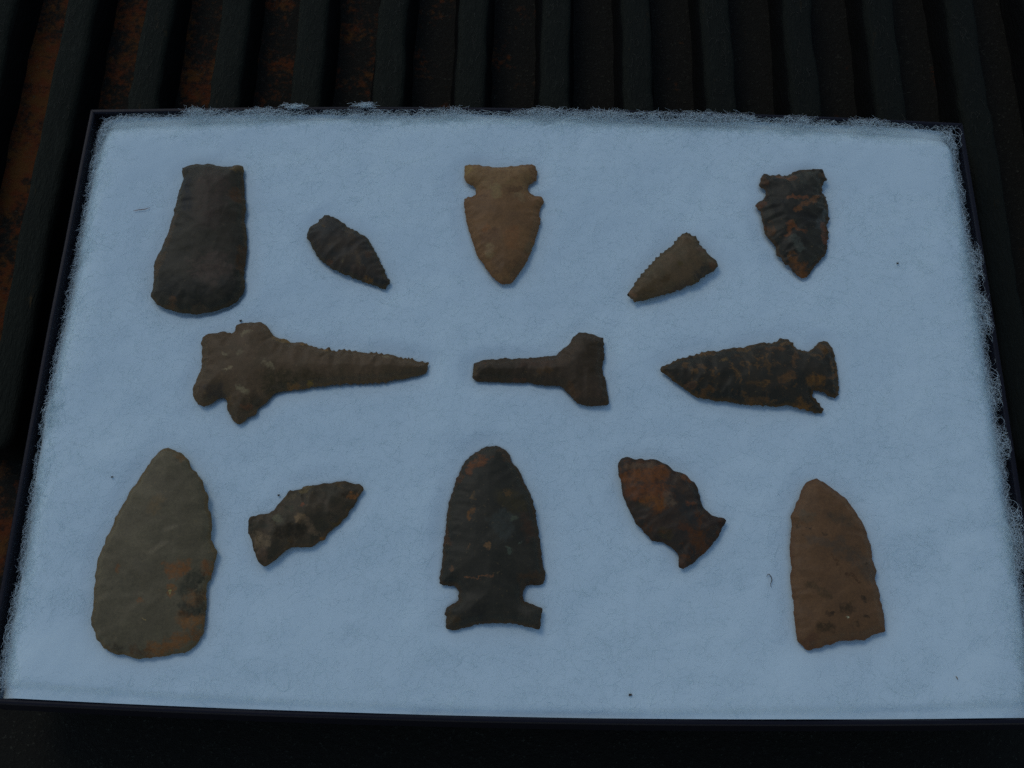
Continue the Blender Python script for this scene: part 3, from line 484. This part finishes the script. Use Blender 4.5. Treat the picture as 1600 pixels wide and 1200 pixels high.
def batting_free(x, y):
    far, near, lef, rig = inner_bounds(x, y)
    n1 = vnoise(x, y, 17) - 0.5; n2 = vnoise(x + 40, y, 6) - 0.5; n3 = vnoise(x, y + 77, 2.2) - 0.5
    n0 = vnoise(x + 11, y + 5, 34) - 0.5
    h = RIM + 0.5 + n0 * 1.6 + n1 * 1.2 + n2 * 0.35 + n3 * 0.08
    def drop(d, w, a):
        t = np.clip(1 - d / w, 0, 1)
        return a * t ** 2.2
    wob = 1 + n1 * 0.7 + n2 * 0.5
    h = h - drop(lef, 6.5 * wob, 7.0) - drop(rig, 5.5 * wob, 6.0) - drop(far, 7.0 * wob, 3.4) - drop(near, 2.5, 0.9) - 1.6 * np.clip(1 - np.minimum(lef, rig) / 13, 0, 1) ** 1.5
    return h
def batting_height(x, y, sd, T):
    h = batting_free(x, y)
    bed = EQ - np.maximum(0.5 * T, 1.6)
    g = np.clip((sd + 6.5) / 6.2, 0, 1); g = g * g * (3 - 2 * g)
    h = h * (1 - g) + np.minimum(h - 0.35, EQ - 1.1) * g
    f = np.clip((sd + 0.3) / 1.6, 0, 1); f = f * f * (3 - 2 * f)
    # outside the stone the fleece stays below its edge, inside it is pressed flat
    return h * (1 - f) + np.minimum(h, bed) * f
Hh = batting_height(gx, gy, sdist, sT)
def grid_at(A, x, y):
    u = np.clip((x - GX[0]) / (GX[1] - GX[0]), 0, len(GX) - 1.001); v = np.clip((y - GY[0]) / (GY[1] - GY[0]), 0, len(GY) - 1.001)
    a = u.astype(int); b = v.astype(int); fu = u - a; fv = v - b
    return (A[b, a] * (1 - fu) + A[b, a + 1] * fu) * (1 - fv) + (A[b + 1, a] * (1 - fu) + A[b + 1, a + 1] * fu) * fv

def batting_material():
    n = N('white polyester fleece'); v = n.tc.outputs['Object']
    a = n.noise(v, 260, 5, 0.7).outputs[0]
    b = n.noise(v, 1500, 4, 0.8, 1.2).outputs[0]
    c = n.mix(a, (0.69, 0.81, 0.79, 1), (0.75, 0.87, 0.85, 1))
    n.put(n.p.inputs['Base Color'], c)
    n.p.inputs['Roughness'].default_value = 0.95
    n.p.inputs['Specular IOR Level'].default_value = 0.05
    n.bump(b, 0.35, 0.0003)
    return n.m
def fiber_material():
    n = N('white fleece fiber')
    n.p.inputs['Base Color'].default_value = (0.90, 0.96, 0.955, 1)
    n.p.inputs['Roughness'].default_value = 0.6
    n.p.inputs['Specular IOR Level'].default_value = 0.1
    tr = n.t.nodes.new('ShaderNodeBsdfTranslucent'); tr.inputs[0].default_value = (0.90, 0.96, 0.955, 1)
    mx = n.t.nodes.new('ShaderNodeMixShader'); mx.inputs[0].default_value = 0.55
    n.t.links.new(n.p.outputs[0], mx.inputs[1]); n.t.links.new(tr.outputs[0], mx.inputs[2])
    n.t.links.new(mx.outputs[0], n.out.inputs[0])
    return n.m
BAT_M, FIB_M = batting_material(), fiber_material()
# clip the grid to the inside of the walls, give it a skirt down to the bottom panel
far, near, lef, rig = inner_bounds(gx, gy)
fx = (gx - GX[0]) / (GX[-1] - GX[0]); fy = (gy - GY[0]) / (GY[-1] - GY[0])
px = (gx - lef + 0.06) * (1 - fx) + (gx + rig - 0.06) * fx
py = (gy - near + 0.06) * (1 - fy) + (gy + far - 0.06) * fy
nx, ny = len(GX), len(GY)
V = np.stack([px.ravel(), py.ravel(), Hh.ravel()], 1)
i = (np.arange(ny - 1)[:, None] * nx + np.arange(nx - 1)[None, :]).ravel()
F = np.stack([i, i + 1, i + nx + 1, i + nx], 1)
border = np.concatenate([np.arange(nx), np.arange(1, ny) * nx + nx - 1, (ny - 1) * nx + np.arange(nx - 2, -1, -1), np.arange(ny - 2, 0, -1) * nx])
sk1 = V[border].copy(); sk2 = sk1.copy(); sk2[:, 2] = RIB_TOP + 1.3
b0 = len(V); nb = len(border); V = np.concatenate([V, sk1, sk2])
bi = np.arange(nb); bj = (bi + 1) % nb
F = np.concatenate([F, np.stack([b0 + nb + bi, b0 + nb + bj, b0 + bj, b0 + bi], 1)])
BAT = bpy.data.objects.new('cotton_batting', None); COL.objects.link(BAT)
BAT.location = (0, 0, (RIB_TOP + 1.3) * MM); BAT.empty_display_size = 0.02
tag(BAT, 'fluffy white fibre batting filling the black display box', 'batting')
V[:, 2] -= RIB_TOP + 1.3
bo = link('pad', mesh_np('pad', V * MM, F), BAT_M, BAT)

def wander(n, k, length, curl, seed):
    """curly planar-ish paths starting at the origin; (n,k,2) plus unit arc parameter"""
    r = np.random.RandomState(seed)
    s = np.linspace(0, 1, k)[None, :]
    th = r.rand(n, 1) * 2 * math.pi
    amp = (r.rand(n, 1) * 1.4 + 0.3) * curl
    ang = th + amp * np.sin(2 * math.pi * (s * (0.4 + r.rand(n, 1) * 1.1) + r.rand(n, 1))) + (r.rand(n, 1) - 0.5) * 3.0 * curl * s
    L = (length * (0.5 + r.rand(n, 1)))
    d = L / k
    xy = np.stack([np.cumsum(np.cos(ang) * d, 1), np.cumsum(np.sin(ang) * d, 1)], 2)
    return xy - xy.mean(1, keepdims=True), s, r

def fiber_object(name, V, F):
    V = V.copy(); V[:, 2] -= (RIB_TOP + 1.3) * MM
    m = mesh_np(name, V, F)
    o = link(name, m, FIB_M, BAT)
    tag(o, kind='stuff')
    return o

# fine fleece over the whole pad
n, k = 34000, 8
xy, s, r = wander(n, k, 7.5, 0.8, 21)
c0 = np.stack([r.uniform(-150, 150.5, n), r.uniform(-101.5, 102.6, n)], 1)
xy = xy + c0[:, None, :]
x, y = xy[..., 0], xy[..., 1]
lift = (0.02 + r.rand(n, 1) * 0.24) * (0.35 + np.sin(math.pi * (s * 0.9 + 0.05))) - 0.12
fa, ne, le, ri = inner_bounds(x, y)
sd = grid_at(sdist, x, y)
ok = (np.minimum(np.minimum(fa, ne), np.minimum(le, ri)).min(1) > 0.3) & (sd.max(1) < 0.12)
z = grid_at(Hh, x, y) + lift
P = np.stack([x, y, z], 2)[ok] * MM
rad = (0.009 + 0.008 * r.rand(ok.sum(), 1)) * np.ones((1, k)) * MM
fiber_object('surface_fibers', *tubes(P, rad))

# looser, thicker, curlier fibres standing out along the four sides and over the rim
def rim_fibers(n, k, length, curl, seed, reach, lift_hi):
    r0 = np.random.RandomState(seed)
    xy, s, r = wander(n, k, length, curl, seed + 1)
    side = r0.choice(4, n, p=[0.36, 0.02, 0.31, 0.31])
    t = r0.uniform(-1, 1, n); dist = np.abs(r0.normal(0, 1, n)) * reach
    cx = np.select([side == 0, side == 1, side == 2], [t * 149, t * 149, -150.4 + dist], 150.6 - dist)
    bowx = 1 - (np.clip(cx / 151, -1, 1)) ** 2
    cy = np.select([side == 0, side == 1], [98.9 + 3.4 * bowx - dist, -98.5 - 2.6 * bowx + dist], t * 98)
    x = xy[..., 0] + cx[:, None]; y = xy[..., 1] + cy[:, None]
    fa, ne, le, ri = inner_bounds(x, y)
    dm = np.minimum(np.minimum(fa, ne), np.minimum(le, ri))
    base = grid_at(Hh, x, y)
    # tufts: fibres crowd together in places
    tuft = vnoise(cx, cy, 11) * 0.8 + vnoise(cx + 30, cy, 4.0) * 0.4
    lim = np.clip((tuft - 0.52) * 9, 0, 2.4) * r0.rand(n)
    out_ok = np.where((side == 0) & (cx > -118), 0.15 - 1.3 * lim, np.where(side == 3, 0.9 - lim * 0.9, np.where(side == 2, 1.6 - 0.8 * r0.rand(n), 0.5)))
    keep = (dm.min(1) > out_ok) & (tuft + r0.rand(n) * 0.9 > 0.72) & (grid_at(sdist, x, y).max(1) < 0.1)
    cross = (dm.min(1) < 0.5)[:, None]
    level = np.where(cross, RIM + 0.3 + r0.rand(n, 1) * 0.7, base.mean(1, keepdims=True) + 0.1 + r0.rand(n, 1) ** 2 * lift_hi * (1.2 - np.clip(dist, 0, 6)[:, None] / 6))
    z = level + 0.5 * r0.rand(n, 1) * np.sin(2 * math.pi * (s * (0.6 + r0.rand(n, 1)) + r0.rand(n, 1)))
    z = np.where(cross, np.maximum(z, RIM + 0.2), z)
    P = np.stack([x, y, z], 2)[keep]
    rad = (0.018 + 0.034 * r0.rand(len(P), 1) * r0.rand(len(P), 1)) * np.ones((1, k))
    return P * MM, rad * MM
P, rad = rim_fibers(20000, 10, 8.5, 1.2, 5, 2.8, 2.2)
fiber_object('rim_fibers', *tubes(P, rad))

# ================================================================ stone meshes
def stone_material(key, spec, d, seed):
    n = N(key.replace('_', ' ') + ' chert'); v = n.tc.outputs['Object']
    gain = spec.get('gain', 1.0)
    tint = lambda c: alb([c[0] * 0.80 * gain, c[1] * 0.81 * gain, c[2] * 0.69 * gain])
    off = n.vmath('ADD', v, (seed * 0.37, seed * 0.21, seed * 0.11))
    wn_ = n.noise(off, 300, 5, 0.72)
    a = n.noise(off, 130, 5, 0.62, 0.6).outputs[0]
    fine = n.noise(off, 1300, 4, 0.7).outputs[0]
    mid = n.noise(off, 330, 4, 0.68, 0.4).outputs[0]
    c = n.mix(n.ramp(a, 0.36, 0.64), tint(spec['base'][0]), tint(spec['base'][1]))
    if 'mottle' in spec:
        col, th = spec['mottle']
        c = n.mix(n.ramp(n.noise(off, 240, 5, 0.7, 0.8).outputs[0], th - 0.06, th + 0.05, 0, 0.9), c, tint(col))
    # weathered rind along the thin edge
    at = n.t.nodes.new('ShaderNodeAttribute'); at.attribute_name = 'rim_distance'
    e = n.math('ADD', at.outputs['Fac'], n.math('MULTIPLY', n.math('SUBTRACT', mid, 0.5), 3.0))
    c = n.mix(n.ramp(e, 1.3, 0.1, 0, 0.75), c, tint(spec['rind']))
    wob = n.math('MULTIPLY', n.math('SUBTRACT', wn_.outputs[0], 0.5), 2.6)
    wob2 = n.math('MULTIPLY', n.math('SUBTRACT', mid, 0.5), 3.0)
    thin = n.ramp(n.noise(off, 620, 4, 0.75).outputs[0], 0.34, 0.58, 0.25, 0.85)
    warp = n.vmath('ADD', v, n.vmath('SCALE', n.vmath('SUBTRACT', wn_.outputs['Color'], (0.5, 0.5, 0.5)), scale=0.0055))
    flat = n.vmath('MULTIPLY', warp, (1, 1, 0))
    for q, (x1, y1, x2, y2, r, col) in enumerate(d['patches']):
        g = n.t.nodes.new('ShaderNodeGroup'); g.node_tree = BLOTCH
        n.put(g.inputs[0], flat)
        g.inputs[1].default_value = (x1 * MM, y1 * MM, 0); g.inputs[2].default_value = (x2 * MM, y2 * MM, 0)
        g.inputs[3].default_value = r * MM
        n.put(g.inputs[4], wob if q % 2 else wob2)
        c = n.mix(n.math('MULTIPLY', g.outputs[0], n.math('MULTIPLY', thin, spec.get('blotch', 0.95))), c, tint(col))
    # grain
    c = n.mix(n.ramp(fine, 0.30, 0.70, 0.0, 0.5), c, n.mix(0.45, c, (0.01, 0.01, 0.01, 1)))
    c = n.mix(n.ramp(n.noise(off, 800, 3, 0.7).outputs[0], 0.62, 0.74, 0.0, 0.35), c, tint((86, 76, 60)))
    n.put(n.p.inputs['Base Color'], c)
    n.p.inputs['Roughness'].default_value = spec.get('rough', 0.5)
    n.p.inputs['Specular IOR Level'].default_value = 0.22
    n.bump(n.math('ADD', n.math('MULTIPLY', mid, 1.0), n.math('MULTIPLY', fine, 0.4)), 0.22, 0.0004)
    return n.m

def stone_mesh(key, spec, d, seed):
    r = np.random.RandomState(seed + 100)
    out = d['out']; T = spec['T']
    lo, hi = out.min(0), out.max(0)
    st = 0.5
    xs = np.arange(lo[0], hi[0], st); ys = np.arange(lo[1], hi[1], st * 0.866)
    gx_, gy_ = np.meshgrid(xs, ys)
    gx_ = gx_ + (np.arange(len(ys))[:, None] % 2) * st * 0.5
    P = np.stack([gx_.ravel(), gy_.ravel()], 1) + r.uniform(-0.09, 0.09, (gx_.size, 2))
    dd = poly_dist(P, out)
    P = P[dd > 0.3]
    pts = [Vector(p) for p in out] + [Vector(p) for p in P]
    no = len(out)
    vo, eo, fo, ov, oe, of = delaunay_2d_cdt(pts, [(q, (q + 1) % no) for q in range(no)], [], 1, 1e-5)
    Q = np.array([(v.x, v.y) for v in vo])
    di = np.maximum(poly_dist(Q, out), 0)
    isb = np.zeros(len(Q), bool)
    for q, src in enumerate(ov):
        if any(x < no for x in src): isb[q] = True
    di[isb] = 0
    D = di.max() * 0.95
    t = np.clip(di / D, 0, 1)
    z = T * (0.38 * np.clip(di / 2.2, 0, 1) ** 0.8 + 0.62 * (t * (2 - t)) ** 0.9) * 0.95
    z = np.minimum(z, T)
    # flake scars struck from the edge inwards: shallow scoops, the deepest one wins
    cnt, w0, l0, dep = spec['scars']
    scar = np.zeros(len(Q))
    ob = out; nb_ = len(ob)
    tan = np.roll(ob, -2, 0) - np.roll(ob, 2, 0); tan /= np.linalg.norm(tan, axis=1, keepdims=True) + 1e-9
    area = 0.5 * np.sum(ob[:, 0] * np.roll(ob[:, 1], -1) - np.roll(ob[:, 0], -1) * ob[:, 1])
    nin = np.stack([-tan[:, 1], tan[:, 0]], 1) * (1 if area > 0 else -1)
    for q in range(cnt * 2):
        big = q < cnt // 2
        b = int((q * nb_ / cnt + r.uniform(-3, 3))) % nb_ if not big else r.randint(nb_)
        W = w0 * r.uniform(0.55, 1.15) * (2.1 if big else 1); L = l0 * r.uniform(0.6, 1.3) * (1.7 if big else 1)
        an = r.uniform(-0.35, 0.35); ca, sa = math.cos(an), math.sin(an)
        dn = nin[b]; dn = np.array([dn[0] * ca - dn[1] * sa, dn[0] * sa + dn[1] * ca])
        rel = Q - ob[b]; u = rel @ dn / L; vv = rel @ np.array([-dn[1], dn[0]]) / (W * 0.5)
        g = (1 - vv ** 2) * np.clip(1 - u, 0, 1) ** 0.6 * np.clip(u * 4 + 0.25, 0, 1)
        g = np.where((u > -0.1) & (u < 1) & (np.abs(vv) < 1), g, 0)
        scar = np.maximum(scar, g * dep * r.uniform(0.6, 1.15) * (1.15 if big else 0.9))
    for x, y, an, L, W, dp in spec.get('steps', ()):      # hinge-terminated flakes
        dn = np.array([math.cos(math.radians(an)), math.sin(math.radians(an))])
        rel = Q - np.array([x, y]); u = rel @ dn / L; vv = rel @ np.array([-dn[1], dn[0]]) / (W * 0.5)
        wv = (vnoise(Q[:, 0], Q[:, 1], 4) - 0.5) * 0.25
        g = np.clip((u + wv + 0.02) * 9, 0, 1) * np.clip(1 - u, 0, 1) * np.clip(1 - vv ** 2, 0, 1) ** 0.5
        scar = np.maximum(scar, g * dp)
    z = z - 1.5 * scar * np.clip(di / 0.9, 0.35, 1)
    for x, y, rx, ry, dp in spec.get('hollow', ()):
        g = np.clip(1 - ((Q[:, 0] - x) / rx) ** 2 - ((Q[:, 1] - y) / ry) ** 2, 0, 1)
        z = z - dp * g
    z = z + (vnoise(Q[:, 0] + seed * 50, Q[:, 1], 5) - 0.5) * 0.5 * t + 0.6 * (vnoise(Q[:, 0], Q[:, 1] + seed * 20, 1.7) - 0.5) * 0.22 * np.clip(di, 0, 1)
    z = np.maximum(z, 0.12 * np.clip(di / 0.5, 0, 1))
    ew = (vnoise(Q[:, 0], Q[:, 1] + seed * 9, 3.0) - 0.5) * 0.5
    zt = z + ew * np.clip(1 - di / 2, 0, 1)
    zb = -0.55 * T * np.clip(di / 3.0, 0, 1) ** 0.6 + ew * np.clip(1 - di / 2, 0, 1)
    nv = len(Q)
    top = np.column_stack([Q, zt]); low = np.column_stack([Q, zb])
    remap = np.where(isb, np.arange(nv), np.arange(nv) + nv)
    tri = np.array([f for f in fo if len(f) == 3])
    F = np.concatenate([tri, remap[tri][:, ::-1]])
    V = np.concatenate([top, low])
    used = np.zeros(2 * nv, bool); used[F.ravel()] = True
    new = np.cumsum(used) - 1
    m = mesh_np(spec['name'], V[used] * MM, new[F])
    at = m.attributes.new('rim_distance', 'FLOAT', 'POINT')
    at.data.foreach_set('value', np.concatenate([di, di])[used].astype(np.float32))
    m.set_sharp_from_angle(angle=math.radians(42))
    return m

for q, (key, d) in enumerate(STONES.items()):
    sp = SPEC[key]
    o = link(sp['name'], stone_mesh(key, sp, d, q), stone_material(key, sp, d, q))
    o.location = (d['center'][0] * MM, d['center'][1] * MM, EQ * MM)
    tag(o, sp['label'], sp['cat'], 'flint tools laid out on the batting')

# ================================================================ small debris
def plain(name, rgb, rough=0.8):
    n = N(name); v = n.tc.outputs['Object']
    n.put(n.p.inputs['Base Color'], n.mix(n.noise(v, 900, 3).outputs[0], alb(rgb), alb([c * 0.7 for c in rgb])))
    n.p.inputs['Roughness'].default_value = rough
    return n.m
DARK_M, STRAW_M = plain('dark crumb', (44, 43, 42)), plain('dry straw', (74, 60, 34))

def strand(name, pts, rad, mat, label, cat, zoff=0.55):
    P = np.array(pts, float)
    u = np.linspace(0, len(P) - 1, 24); Q = np.stack([np.interp(u, np.arange(len(P)), P[:, c]) for c in (0, 1)], 1)
    for _ in range(3): Q[1:-1] = 0.5 * Q[1:-1] + 0.25 * (Q[:-2] + Q[2:])
    z = grid_at(Hh, Q[:, 0], Q[:, 1]) + zoff
    c = np.array([Q[:, 0].mean(), Q[:, 1].mean(), z.min()])
    path = (np.column_stack([Q, z]) - c)[None] * MM
    rr = (rad * np.sin(np.linspace(0.35, 2.9, 24)))[None] * MM
    V, F = tubes(path, rr, 5)
    o = link(name, mesh_np(name, V, F), mat)
    o.location = c * MM
    return tag(o, label, cat)
strand('hair', [(-131.1, 60.0), (-129.3, 60.5), (-127.4, 60.8), (-125.7, 61.6)], 0.13, plain('brown hair', (74, 48, 38)),
       'short straight brown hair on the batting beside the flaring adze', 'hair')
strand('hair', [(73.4, -60.1), (73.7, -59.5), (74.1, -59.1), (74.6, -59.7), (75.0, -60.6), (74.9, -61.4), (74.5, -62.0), (74.4, -62.6), (74.7, -63.4)],
       0.13, DARK_M, 'tiny hooked dark hair on the batting beside the plain tan blade', 'hair')
def crumb(x, y, rr, seed, label):
    bm = bmesh.new(); bmesh.ops.create_icosphere(bm, subdivisions=2, radius=0.7 * rr * MM)
    r = random.Random(seed)
    for v in bm.verts:
        f = r.uniform(0.55, 1.35); v.co = Vector((v.co.x * f * 1.2, v.co.y * f * 0.9, v.co.z * f * 0.6))
    me = bpy.data.meshes.new('dirt_speck'); bm.to_mesh(me); bm.free()
    o = link('dirt_speck', me, DARK_M)
    h = float(grid_at(Hh, np.array([x]), np.array([y]))[0])
    o.location = (x * MM, y * MM, (h + 0.45) * MM)
    tag(o, label, 'speck')
crumb(32.6, -94.5, 0.62, 1, 'black speck of dirt near the box edge below the charcoal spearhead')
crumb(123.0, 44.4, 0.5, 2, 'dark speck on bare batting beyond the rusty-tipped black arrowhead')
crumb(-123.8, -33.3, 0.42, 3, 'dark speck beside the large grey teardrop blade')
crumb(-72.8, -37.8, 0.45, 4, 'dark speck just above the fish-shaped point')
crumb(-90.5, 19.9, 0.5, 5, 'dark speck against the lobed base of the long drill')
strand('straw_bit', [(125.4, -87.7), (125.7, -88.1), (125.9, -88.8)], 0.14, STRAW_M, 'tiny tan straw bit on the batting near the plain tan blade', 'straw')

# lint tufts caught on the far rim
def tuft(x, y, seed, label):
    r = np.random.RandomState(seed); n, k = 70, 10
    xy, s, _ = wander(n, k, 5.0, 1.5, seed)
    xy = xy + r.normal(0, 1, (n, 1, 2)) * np.array([1.5, 0.5])
    z = 0.25 + r.rand(n, 1) * 1.0 + 0.9 * np.sin(math.pi * s) * r.rand(n, 1)
    P = np.dstack([xy[..., 0], xy[..., 1] * 0.6, z]) * MM
    V, F = tubes(P, np.full((n, k), 0.04 * MM))
    o = link('lint_tuft', mesh_np('lint_tuft', V, F), FIB_M)
    o.location = (x * MM, y * MM, (RIM + 0.1) * MM)
    tag(o, label, 'lint')
tuft(-80.5, 102.2, 8, 'wispy white lint tuft on the box rim, the one farther from the tan arrowhead')
tuft(-55.8, 103.2, 9, 'smaller white lint tuft on the box rim, the one nearer the tan arrowhead')

# dry lint and grass scraps on the ribs
r = np.random.RandomState(77); n, k = 1500, 9
xy, s, _ = wander(n, k, 6.0, 0.9, 78)
rx = np.array(rib_x)[r.randint(6, 24, n)] + r.normal(0, 3.0, n)
cy = r.uniform(104, 260, n)
x = xy[..., 0] * 0.6 + rx[:, None]; y = xy[..., 1] + cy[:, None]
nearest = np.abs(x[..., None] - np.array(rib_x)[None, None, :]).min(-1)
ok = (nearest.max(1) < 4.6) & (y.min(1) > 105)
z = np.full_like(x, RIB_TOP + 0.12) + 0.5 * np.sin(math.pi * s) * r.rand(n, 1)
P = np.dstack([x, y, z])[ok] * MM
V, F = tubes(P, np.full(P.shape[:2], 0.045 * MM))
o = link('dry_lint', mesh_np('dry_lint', V, F), plain('lint on ribs', (32, 34, 30)))
tag(o, 'scraps of fine dry lint clinging to the rib tops', 'lint', None, 'stuff')
